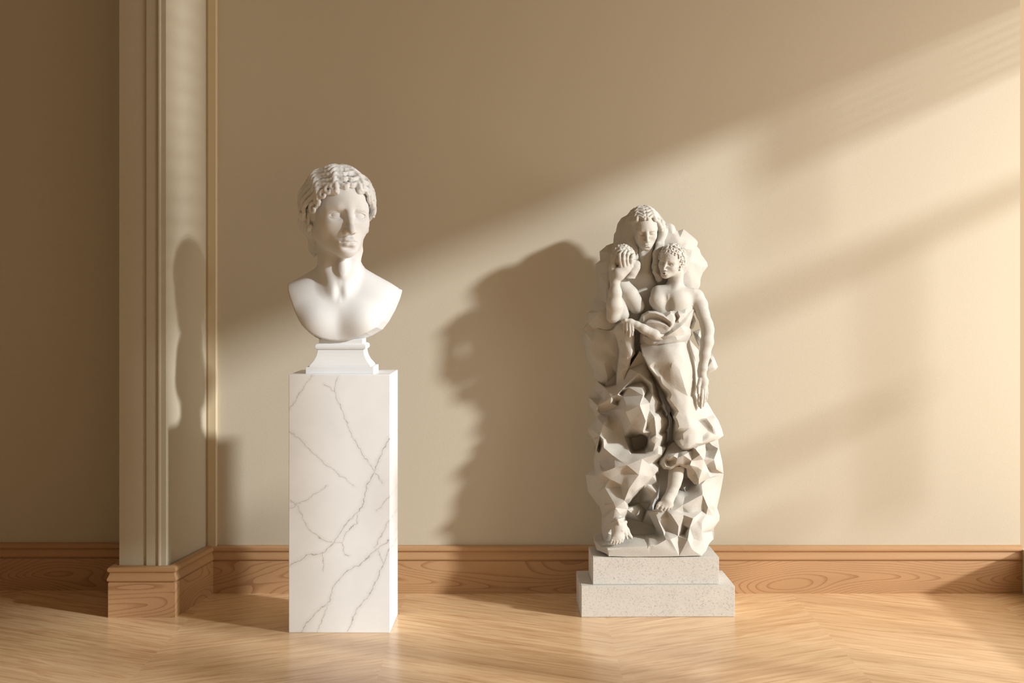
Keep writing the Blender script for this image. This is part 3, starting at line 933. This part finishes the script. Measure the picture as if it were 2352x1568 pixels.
    # ---- craggy base
    R('base_rock', [(1367, 1243, 20), (1370, 1262, 36), (1394, 1272, 60), (1398, 1277, 64), (1440, 1278, 68), (1490, 1278, 69), (1560, 1277, 66), (1612, 1276, 58), (1622, 1264, 46), (1629, 1248, 30), (1638, 1238, 4), (1640, 1226, -4), (1634, 1221, -8), (1652, 1195, -12), (1653, 1184, -12), (1647, 1166, -14),
                    (1655, 1130, -18), (1662, 1089, -18), (1650, 1070, -20), (1600, 1085, -24), (1560, 1085, -26), (1545, 1120, -20), (1520, 1150, -16), (1505, 1168, 0), (1488, 1176, 16), (1500, 1200, 14), (1512, 1228, 10), (1480, 1228, 0), (1400, 1228, -8), (1378, 1232, -6)],
      [(1380, 1256, 44), (1395, 1259, 62), (1440, 1256, 66), (1488, 1254, 67), (1492, 1256, 62), (1494, 1252, 66), (1388, 1248, 30), (1450, 1236, 26), (1490, 1234, 28), (1515, 1234, 34), (1530, 1238, 58), (1505, 1252, 64),
       (1504, 1174, 32), (1524, 1222, 42), (1511, 1193, 36), (1526, 1231, 46), (1537, 1187, 34), (1529, 1216, 28), (1541, 1181, 44), (1551, 1172, 34), (1570, 1182, 40), (1568, 1160, 32), (1592, 1190, 48), (1585, 1178, 28), (1552, 1134, 14), (1600, 1113, 8), (1611, 1113, 12), (1614, 1135, 26),
       (1640, 1160, 14), (1626, 1165, 26), (1622, 1181, 20), (1615, 1172, 16), (1600, 1196, 38), (1568, 1205, 34), (1578, 1213, 26), (1559, 1209, 46), (1557, 1230, 44), (1570, 1226, 28), (1584, 1212, 46), (1592, 1236, 48), (1570, 1175, 26), (1545, 1150, 22), (1530, 1170, 30),
       (1625, 1248, 36), (1612, 1200, 40), (1628, 1205, 28), (1634, 1215, 12), (1612, 1222, 46), (1540, 1238, 60), (1580, 1238, 60), (1615, 1245, 48), (1590, 1262, 62), (1560, 1100, -16), (1585, 1110, -14), (1575, 1130, 4), (1645, 1120, -4), (1640, 1185, 6), (1645, 1178, -2)],
      -70, rough=0.4, soften=1, gain=1.45, pivot=46, edges=[[(1380, 1256), (1395, 1259), (1440, 1256), (1488, 1254)], [(1600, 1113), (1611, 1113), (1614, 1135), (1640, 1160)], [(1504, 1174), (1511, 1193), (1524, 1222), (1526, 1231)], [(1541, 1181), (1570, 1182), (1592, 1190)]])
    # ---- ruffled hem between the skirt and the right foot
    R('underskirt', [(1515, 1053, 14), (1514, 1066, 16), (1525, 1077, 20), (1540, 1078, 26), (1552, 1071, 28), (1560, 1069, 30), (1569, 1072, 28), (1577, 1076, 24), (1580, 1095, 18), (1595, 1112, 14), (1605, 1112, 18), (1611, 1107, 14), (1632, 1096, 10), (1662, 1087, -8), (1659, 1060, -14), (1652, 1030, -18), (1649, 1008, -18),
                     (1620, 1005, 0), (1570, 1015, 10), (1546, 1015, 8), (1534, 1026, 10)],
      [(1530, 1048, 36), (1523, 1056, 32), (1530, 1072, 32), (1533, 1060, 20), (1537, 1052, 42), (1541, 1072, 32), (1545, 1058, 28), (1547, 1047, 44), (1552, 1066, 36), (1556, 1052, 42), (1570, 1045, 44), (1562, 1064, 36), (1572, 1068, 32), (1598, 1032, 42), (1612, 1040, 40), (1616, 1055, 32), (1612, 1080, 28), (1605, 1102, 28), (1588, 1058, 40), (1585, 1068, 44), (1608, 1044, 46),
       (1600, 1072, 36), (1598, 1084, 26), (1590, 1092, 20), (1620, 1048, 2), (1622, 1030, -6), (1635, 1022, 4), (1622, 1068, 10), (1640, 1055, 16), (1650, 1030, 8), (1646, 1078, 14), (1626, 1084, 14), (1634, 1086, 2), (1655, 1072, 8), (1590, 1034, 30), (1575, 1030, 22), (1560, 1034, 26)],
      -44, rough=0.2, soften=1, gain=1.5, pivot=30, edges=[[(1598, 1032), (1612, 1040), (1616, 1055), (1612, 1080), (1605, 1102)], [(1640, 1055), (1650, 1030)]])
    # ---- skirt of the youth, its torn left edge turned back
    R('skirt', [(1472, 792, 22), (1478, 818, 26), (1492, 850, 18), (1505, 870, 10), (1514, 888, 4), (1522, 898, 0), (1528, 914, -5), (1540, 936, -8), (1544, 955, -8), (1548, 966, -4), (1545, 990, 0), (1547, 1010, 8), (1555, 1023, 16), (1567, 1034, 24), (1582, 1034, 30), (1600, 1026, 34), (1650, 1009, 8), (1662, 1000, -4),
                (1658, 985, -10), (1650, 965, -12), (1640, 950, -14), (1626, 926, -14), (1616, 915, -8), (1606, 900, 0), (1603, 870, 4), (1600, 840, 4), (1592, 815, 4), (1586, 795, 2), (1582, 776, 4), (1560, 770, 20), (1520, 772, 24), (1490, 776, 24)],
      [(1477, 815, 52), (1490, 841, 54), (1515, 870, 52), (1519, 884, 50), (1538, 901, 50), (1532, 916, 50), (1547, 936, 52), (1553, 944, 52), (1546, 956, 52), (1554, 970, 54), (1556, 985, 56), (1564, 993, 50), (1565, 1004, 48), (1558, 1012, 48), (1562, 1023, 52), (1570, 1030, 54), (1582, 1030, 54),
       (1505, 800, 46), (1530, 800, 58), (1545, 830, 64), (1560, 800, 54), (1576, 830, 50), (1588, 850, 38), (1505, 830, 52), (1522, 852, 50), (1540, 850, 62), (1560, 845, 62), (1500, 845, 46), (1525, 868, 50), (1570, 880, 58), (1592, 890, 36), (1598, 920, 30), (1560, 920, 54), (1578, 950, 50), (1545, 890, 52), (1580, 910, 48), (1596, 860, 24),
       (1602, 938, 28), (1602, 965, 32), (1600, 990, 46), (1598, 1018, 50), (1607, 968, 14), (1629, 1004, 36), (1628, 990, 22), (1622, 960, 20), (1640, 984, 28), (1642, 960, 10), (1645, 1000, 20), (1614, 1000, 30), (1614, 1018, 40), (1568, 996, 54), (1582, 998, 52), (1586, 980, 54), (1570, 1010, 50), (1582, 1015, 54), (1570, 960, 52)],
      -30, rough=0.18, soften=2, gain=1.15, pivot=45, edges=[[(1477, 815), (1490, 841), (1515, 870), (1519, 884), (1538, 901), (1532, 916), (1547, 936), (1553, 944), (1546, 956), (1554, 970), (1556, 985), (1564, 993), (1565, 1004), (1558, 1012), (1562, 1023), (1570, 1030), (1582, 1030)],
                                        [(1602, 938), (1602, 965), (1600, 990), (1598, 1018)]])
    # ---- sash twisted round the waist with its loose sleeve
    P = ST.p
    R1 = [(1470, 741, 28), (1477, 725, 42), (1490, 718, 50), (1506, 719, 53), (1524, 726, 55), (1540, 738, 57), (1541, 749, 56)]
    V1 = [(1478, 742, 32), (1492, 730, 35), (1508, 731, 37), (1524, 738, 40), (1533, 744, 43)]
    R2 = [(1484, 741, 45), (1500, 740, 51), (1516, 742, 54), (1530, 747, 55), (1538, 752, 55)]
    R3 = [(1486, 760, 38), (1502, 766, 47), (1520, 766, 51), (1532, 760, 53)]
    V3 = [(1492, 768, 28), (1504, 771, 34), (1522, 770, 40), (1538, 760, 46), (1543, 753, 45), (1560, 741, 43), (1576, 725, 33), (1588, 706, 14)]
    R4 = [(1494, 774, 38), (1512, 776, 48), (1532, 771, 54), (1548, 761, 55), (1564, 749, 50), (1578, 735, 40), (1591, 712, 20)]
    R5 = [(1545, 744, 57), (1558, 735, 52), (1573, 720, 43), (1590, 699, 20)]
    SL = [(1552, 721, 38), (1556, 731, 38), (1551, 740, 42)]
    V6 = [(1512, 783, 40), (1530, 779, 45), (1552, 772, 46), (1572, 760, 38)]
    R7 = [(1510, 789, 44), (1530, 788, 51), (1556, 781, 49), (1577, 769, 32)]
    R8 = [(1478, 772, 26), (1490, 782, 36), (1502, 790, 40), (1507, 804, 34)]
    R('sash', [(1466, 741, 14), (1475, 722, 24), (1489, 714, 32), (1506, 714, 36), (1523, 720, 38), (1540, 714, 38), (1557, 713, 36), (1578, 703, 28), (1595, 691, 16), (1598, 710, 14), (1592, 724, 16), (1587, 738, 18), (1582, 750, 18), (1587, 757, 16), (1590, 768, 12), (1582, 781, 14), (1558, 792, 30),
               (1530, 798, 28), (1514, 802, 22), (1510, 814, 18), (1488, 809, 12), (1470, 788, 6), (1471, 768, 10), (1478, 757, 16)],
      R1 + V1 + R2 + R3 + V3 + R4 + R5 + SL + V6 + R7 + R8 + [(1540, 719, 50), (1558, 719, 48), (1575, 710, 36), (1530, 728, 53), (1546, 726, 50), (1548, 735, 54), (1562, 727, 50), (1505, 752, 48), (1522, 753, 51), (1484, 798, 20), (1496, 800, 32)],
      -4, rough=0.15, soften=1, edges=[[p[:2] for p in c] for c in (R1, V1, R2, R3, V3, R4, R5, SL, V6, R7, R8)])
    # ---- cloth ends showing behind the hanging arm
    R('cloth_end', [(1578, 770, -16), (1586, 782, -18), (1605, 804, -22), (1610, 850, -22), (1606, 885, -20), (1590, 870, -20)], [(1596, 820, -10), (1600, 850, -8)], -46, rough=0.5)
    R('cloth_end', [(1626, 812, -18), (1634, 805, -18), (1640, 820, -14), (1649, 842, -16), (1644, 849, -12), (1628, 858, -8), (1616, 862, -10), (1612, 830, -14)], [(1636, 828, 2), (1640, 844, 0), (1625, 845, 4)], -42, rough=0.5)
    R('cloth_end', [(1576, 756, -6), (1586, 735, -6), (1594, 724, -8), (1599, 737, -10), (1593, 754, -10), (1585, 758, -6)], [(1590, 742, 4)], -36, rough=0.5)
    R('cloth_end', [(1594, 762, -18), (1608, 757, -16), (1612, 780, -18), (1607, 795, -20), (1600, 780, -20)], [(1604, 770, -10)], -40, rough=0.5)

    # ---------------------------------------------------------------- the veiled woman (head, chest, raised arm)
    P = ST.p
    f = Field((190, -75, -150), (360, 80, 190), SH)
    X = Xf(P(1480, 529, 6), 0.415, yaw=3, pitch=14, roll=-3)
    f.ell(P(1474, 690, -40), (58, 34, 80))                                     # chest
    f.ell(P(1452, 700, -24), (26, 22, 26), k=16)
    f.ell(P(1496, 715, -28), (22, 20, 30), k=16)
    f.cap(P(1482, 552, -12), P(1480, 628, -26), 18, 21, k=10)                  # neck
    f.chain([(*P(1470, 565, 0), 5), (*P(1480, 622, -8), 3.5)], k=8)
    f.chain([(*P(1496, 565, 0), 5), (*P(1485, 622, -8), 3.5)], k=8)
    f.cap(P(1476, 632, -14), P(1440, 628, -16), 6, 6, k=14)
    f.cap(P(1432, 642, -22), P(1480, 642, -38), 22, 26, k=18)                  # shoulder line
    carve_face(f, X, lids='closed')
    # upper arm foreshortened behind the forearm
    f.chain([(*P(1424, 650, 6), 19), (*P(1446, 676, 10), 20), (*P(1462, 702, 8), 19)], k=3)
    f.chain([(*P(1420, 690, 8), 18), (*P(1428, 722, 12), 17)], k=6)
    # forearm and hand
    f.chain([(*P(1408, 727, 26), 15), (*P(1411, 700, 34), 17.5), (*P(1413, 672, 38), 14), (*P(1413, 652, 40), 10.5)], k=7)
    f.chain([(*P(1412, 648, 41), 10), (*P(1420, 628, 42), 13), (*P(1434, 616, 40), 12)], k=6)
    f.cap(P(1424, 630, 40), P(1446, 610, 40), 12, 9, k=8)
    f.chain([(*P(1408, 640, 38), 9), (*P(1407, 612, 38), 7.5), (*P(1410, 596, 38), 6.5), (*P(1420, 580, 44), 5.5), (*P(1425, 574, 46), 4.5)], k=4)   # thumb
    for a, b, c, e in (((1427, 613, 48), (1424, 598, 56), (1423, 585, 58), (1428, 577, 54)), ((1434, 611, 49), (1432, 596, 58), (1433, 583, 59), (1437, 576, 54)),
                       ((1441, 608, 48), (1440, 595, 56), (1442, 584, 57), (1446, 578, 52)), ((1449, 606, 44), (1450, 596, 50), (1452, 589, 50), (1455, 584, 46))):
        f.chain([(*P(*a), 4.6), (*P(*b), 4.3), (*P(*c), 3.8), (*P(*e), 3.2)], k=1.6)
    field_obj('veiled_woman', f, ST, M_STONE, root)
    # veil and curls over her brow
    g = Field((225, -75, 0), (360, 60, 190), SH)
    g.ell((0, -12, 32), (80, 96, 94), xf=X)
    g.ell((0, 122, -34), (78, 92, 106), k=4, mode='s', xf=X)
    g.op(*g.sph_box((0, 0, -60), 140, X), lambda x, y, z: -(z + 55) + 0 * x + 0 * y, 4, 'i', X)
    g.chain([(*P(1450, 508, -4), 14), (*P(1446, 535, -6), 15), (*P(1444, 562, -4), 16), (*P(1452, 590, -10), 14), (*P(1458, 606, -14), 12)], k=10)
    g.chain([(*P(1451, 512, 6), 6), (*P(1452, 545, 4), 6), (*P(1460, 575, 2), 6)], k=5)
    g.chain([(*P(1519, 512, -12), 8), (*P(1522, 535, -4), 8), (*P(1516, 562, 0), 8), (*P(1508, 585, 2), 8), (*P(1507, 612, 2), 9), (*P(1514, 640, -6), 9)], k=8)
    g.chain([(*P(1532, 524, -12), 7), (*P(1524, 545, -4), 4), (*P(1512, 560, 8), 3.5), (*P(1504, 580, 9), 3.5), (*P(1504, 600, 6), 3.5)], k=5)
    wavy_hair(g, X, (0, -10, 32), (86, 101, 98), [56, 44, 32, 19, 6, -8, -24], 5, r=11, amp=0.12, waves=1.7, k=2.2, amax=92, front_drop=44)
    g.chain([(*P(1449, 506, 14), 6), (*P(1455, 511, 24), 6.5), (*P(1464, 507, 32), 6), (*P(1468, 498, 34), 5)], k=2)
    g.chain([(*P(1452, 486, 4), 5), (*P(1460, 490, 18), 6), (*P(1462, 500, 26), 5)], k=2)
    g.chain([(*P(1494, 497, 36), 3.5), (*P(1508, 505, 30), 4), (*P(1516, 516, 20), 4.5), (*P(1519, 528, 10), 5)], k=2)
    for x, y, d in ((1514, 514, 24), (1518, 522, 16)):
        g.ell(P(x, y, d), 5.5, k=2)
    field_obj('veil', g, ST, M_STONE, root)
    # the round curly mass held in her hand
    c = Field((190, -10, 10), (300, 75, 110), SH)
    c.ell(P(1431, 590, 26), (28, 24, 29))
    for i in range(46):
        th, ph = i * 2.39996, math.acos(1 - 2 * (i + 0.5) / 46)
        v = np.array((math.sin(ph) * math.cos(th), math.sin(ph) * math.sin(th), math.cos(ph)))
        p0 = np.array(P(1431, 590, 26)) + v * (27, 23, 28)
        t1 = np.cross(v, (0.3, 0.2, 1.0))
        t1 /= np.linalg.norm(t1) + 1e-6
        t2 = np.cross(v, t1)
        pts = []
        for j in range(7):
            a = j / 6 * 4.4 + i
            r = 5.6 * (1 - j / 10)
            q = p0 + t1 * r * math.cos(a) + t2 * r * math.sin(a)
            pts.append((*q, 2.3 - 0.1 * j))
        c.chain(pts, k=1.0)
    c.chain([(*P(1460, 615, 24), 10), (*P(1445, 640, 22), 11), (*P(1430, 650, 20), 8)], k=6)
    c.chain([(*P(1463, 606, 24), 8), (*P(1452, 625, 26), 10)], k=6)
    field_obj('curly_fruit', c, ST, M_STONE, root)

    # ---------------------------------------------------------------- the youth (head, torso, both arms)
    f = Field((235, -60, -290), (465, 95, 110), SH)
    f.ell(P(1545, 713, 7), (47, 28, 58))
    f.ell(P(1540, 772, 6), (42, 24, 44), k=20)
    f.cap(P(1512, 672, 10), P(1596, 680, 4), 17, 18, k=16)                    # shoulder girdle
    f.ell(P(1511, 691, 26), (20, 17, 18), k=14)
    f.ell(P(1555, 690, 27), (24, 17, 20), k=16)
    f.ell(P(1535, 715, 44), (5, 10, 24), k=14, mode='s')
    f.cap(P(1552, 668, 18), P(1592, 668, 14), 4.5, 4.5, k=10)
    f.cap(P(1546, 668, 18), P(1512, 668, 18), 4.5, 4.5, k=10)
    f.cap(P(1553, 622, 10), P(1550, 668, 4), 16, 20, k=10)                    # neck
    f.chain([(*P(1562, 628, 14), 6), (*P(1549, 668, 24), 4)], k=8)
    X = Xf(P(1541, 603, 20), 0.352, yaw=-26, pitch=10, roll=14)
    carve_face(f, X, mouth='open')
    carve_ear(f, X, 1)
    f.chain([(*P(1600, 684, 2), 18), (*P(1608, 700, 6), 17), (*P(1614, 720, 12), 14.5), (*P(1623, 745, 18), 14), (*P(1626, 758, 20), 13.5), (*P(1624, 785, 24), 14.5), (*P(1619, 815, 28), 12), (*P(1615, 845, 32), 9.2), (*P(1613, 858, 32), 8.6)], k=6)
    f.chain([(*P(1613, 860, 32), 8.5), (*P(1616, 876, 32), 10.5), (*P(1615, 890, 32), 10)], k=5)
    for a, b, c_, e in (((1608, 893, 36), (1606, 908, 38), (1605, 920, 37), (1606, 932, 34)), ((1613, 894, 38), (1612, 911, 40), (1611, 924, 38), (1610, 936, 34)), ((1618, 893, 36), (1618, 909, 38), (1617, 921, 36), (1615, 931, 32)), ((1622, 889, 32), (1623, 903, 33), (1622, 913, 31), (1620, 921, 29))):
        f.chain([(*P(*a), 4.2), (*P(*b), 3.7), (*P(*c_), 3.3), (*P(*e), 2.8)], k=1.4)
    f.chain([(*P(1608, 872, 38), 5), (*P(1604, 888, 42), 4.2), (*P(1604, 902, 43), 3.4)], k=2.5)
    # other forearm crossing the waist, hand drooping over the fold
    f.chain([(*P(1532, 778, 26), 12), (*P(1504, 768, 43), 12), (*P(1478, 755, 46), 10), (*P(1464, 747, 44), 8.5)], k=5)
    f.chain([(*P(1462, 746, 44), 8.5), (*P(1448, 741, 42), 9), (*P(1440, 741, 40), 8)], k=4)
    for a, b, c_ in (((1452, 746, 48), (1453, 758, 49), (1452, 769, 44)), ((1446, 745, 48), (1447, 760, 49), (1446, 772, 44)), ((1440, 744, 46), (1440, 757, 47), (1440, 767, 43)), ((1434, 742, 42), (1434, 753, 43), (1434, 762, 39))):
        f.chain([(*P(*a), 3.9), (*P(*b), 3.5), (*P(*c_), 2.8)], k=1.3)
    f.chain([(*P(1446, 737, 44), 4.5), (*P(1436, 735, 46), 3.8), (*P(1429, 738, 44), 3.0)], k=2)
    field_obj('bare_chested_youth', f, ST, M_STONE, root)
    g = Field((315, -40, 15), (420, 75, 115), SH)
    g.ell((0, -14, 30), (80, 98, 86), xf=X)
    g.ell((0, 112, -34), (68, 84, 94), k=4, mode='s', xf=X)
    for s in (-1, 1):
        g.ell((s * 70, 10, -60), (34, 46, 46), k=6, mode='s', xf=X)
    rnd = random.Random(21)
    for i in range(64):
        th, ph = i * 2.39996, math.acos(1 - 1.55 * (i + 0.5) / 64)
        v = np.array((math.sin(ph) * math.cos(th), math.sin(ph) * math.sin(th), math.cos(ph)))
        p0 = np.array((0, -14, 30)) + v * (80, 98, 87)
        if p0[1] > 40 and p0[2] < 48:
            continue
        t1 = np.cross(v, (0.2, 1.0, 0.3))
        t1 /= np.linalg.norm(t1) + 1e-6
        t2 = np.cross(v, t1)
        pts = []
        for j in range(8):
            a = j / 7 * 4.6 + rnd.uniform(0, 0.3) + i
            r = 16 * (1 - j / 10)
            q = p0 + t1 * r * math.cos(a) + t2 * r * math.sin(a) + v * 3
            pts.append((*q, 6.6 - 0.3 * j))
        g.chain(pts, k=3, xf=X)
    for k_ in range(5):
        g.chain([(*P(1556 + 2 * k_, 574 + 6 * k_, 20 - 3 * k_), 4), (*P(1566 + 2 * k_, 580 + 8 * k_, 22 - 4 * k_), 4.5), (*P(1574 - k_, 592 + 8 * k_, 18 - 4 * k_), 4.2), (*P(1570 - 2 * k_, 602 + 8 * k_, 20 - 4 * k_), 3.2)], k=2)
    g.chain([(*P(1506, 612, 10), 6), (*P(1504, 624, 12), 5), (*P(1512, 640, 10), 6), (*P(1524, 656, 4), 6)], k=3)
    field_obj('youth_hair', g, ST, M_STONE, root)

    # ---------------------------------------------------------------- feet
    def foot(ankle, mid, ball, toes, r):
        lo = np.min([P(*p) for p in (ankle, mid, ball, *[t[1] for t in toes])], 0) - 26
        hi = np.max([P(*p) for p in (ankle, mid, ball, *[t[1] for t in toes])], 0) + 26
        q = Field(lo, hi, SH)
        q.chain([(*P(*ankle), r[0]), (*P(*mid), r[1]), (*P(*ball), r[2])], k=6)
        for (a, b), tr in zip(toes, (4.6, 4.0, 3.7, 3.4, 3.1)):
            m = tuple((u + v) / 2 for u, v in zip(a, b))
            q.cap(P(*ball), P(*a), r[2] * 0.6, tr + 0.8, k=5)
            q.chain([(*P(*a), tr), (m[0], m[1], m[2], tr) if False else (*P(m[0], m[1] - 1, m[2] + 1), tr), (*P(*b), tr * 0.85)], k=1.2)
        return q
    q = foot((1420, 1196, 42), (1421, 1212, 50), (1417, 1230, 56), [((1408, 1236, 64), (1403, 1246, 66)), ((1413, 1238, 64), (1409, 1248, 66)), ((1419, 1238, 64), (1415, 1248, 66)), ((1425, 1236, 62), (1422, 1246, 64)), ((1430, 1233, 58), (1428, 1243, 61))][::-1], (13, 15, 13))
    for i, (x0, y0, x1, y1) in enumerate(((1402, 1204, 1432, 1190), (1401, 1212, 1438, 1198), (1412, 1222, 1440, 1216))):
        q.chain([(*P(x0, y0, 46), 3), (*P((x0 + x1) / 2 + 2, (y0 + y1) / 2 - 2, 62), 3.4), (*P(x1, y1, 46), 3)], k=2)
    q.chain([(*P(1434, 1204, 44), 5), (*P(1439, 1220, 46), 6), (*P(1450, 1234, 40), 4)], k=6)
    q.chain([(*P(1430, 1210, 52), 3), (*P(1436, 1224, 54), 3.5), (*P(1440, 1236, 50), 3)], k=3)
    field_obj('wrapped_foot', q, ST, M_STONE, root)
    q = foot((1552, 1096, 14), (1544, 1128, 24), (1533, 1150, 34), [((1515, 1157, 40), (1509, 1166, 42)), ((1523, 1161, 42), (1518, 1170, 43)), ((1530, 1163, 42), (1526, 1171, 43)), ((1537, 1163, 40), (1534, 1170, 41)), ((1543, 1160, 36), (1541, 1167, 37))], (15, 12, 14))
    q.cap(P(1554, 1074, 6), P(1550, 1110, 18), 19, 13, k=8)
    field_obj('bare_foot', q, ST, M_STONE, root)
    return root

build_pedestal()
build_bust()
build_statue()

# ------------------------------------------------------------------ light and camera
AZ = math.atan(SUN_K)
EL = math.atan(SUN_S * math.cos(AZ))
sun = bpy.data.objects.new('sun', bpy.data.lights.new('sun', 'SUN'))
sun.data.energy = 3.0
sun.data.color = (0.97, 1.0, 0.99)
sun.data.angle = math.radians(3.2)
d = Vector((-math.cos(AZ) * math.cos(EL), math.sin(AZ) * math.cos(EL), -math.sin(EL)))
sun.rotation_euler = d.to_track_quat('-Z', 'Y').to_euler()
COL.objects.link(sun)


def area(name, loc, direction, sx, sy, energy, color):
    a = bpy.data.objects.new(name, bpy.data.lights.new(name, 'AREA'))
    a.data.shape = 'RECTANGLE'
    a.data.size, a.data.size_y, a.data.energy, a.data.color = sx, sy, energy, color
    a.location = loc
    a.rotation_euler = Vector(direction).to_track_quat('-Z', 'Y').to_euler()
    COL.objects.link(a)


area('window_daylight', (2.95, -1.5, 1.5), (-1, 0.0, 0.0), 2.6, 2.6, 50, (1.0, 0.93, 0.84))
W = bpy.data.worlds.new('sky')
SC.world = W
W.use_nodes = True
bg = W.node_tree.nodes['Background']
bg.inputs[0].default_value = (1.0, 0.71, 0.42, 1)
bg.inputs[1].default_value = 0.6

cam = bpy.data.objects.new('camera', bpy.data.cameras.new('camera'))
cam.data.sensor_width = 36
cam.data.lens = F_PX / 2352 * 36
cam.data.shift_y = -(784 - HY) / 2352
cam.data.clip_start = 0.05
cam.location = (0, -CAM_D, CAM_H)
cam.rotation_euler = (math.radians(90), 0, 0)
COL.objects.link(cam)
SC.camera = cam
SC.view_settings.view_transform = 'Standard'
SC.view_settings.look = 'None'
SC.view_settings.gamma = 1
SC.view_settings.use_curve_mapping = False
SC.view_settings.exposure = 0.36
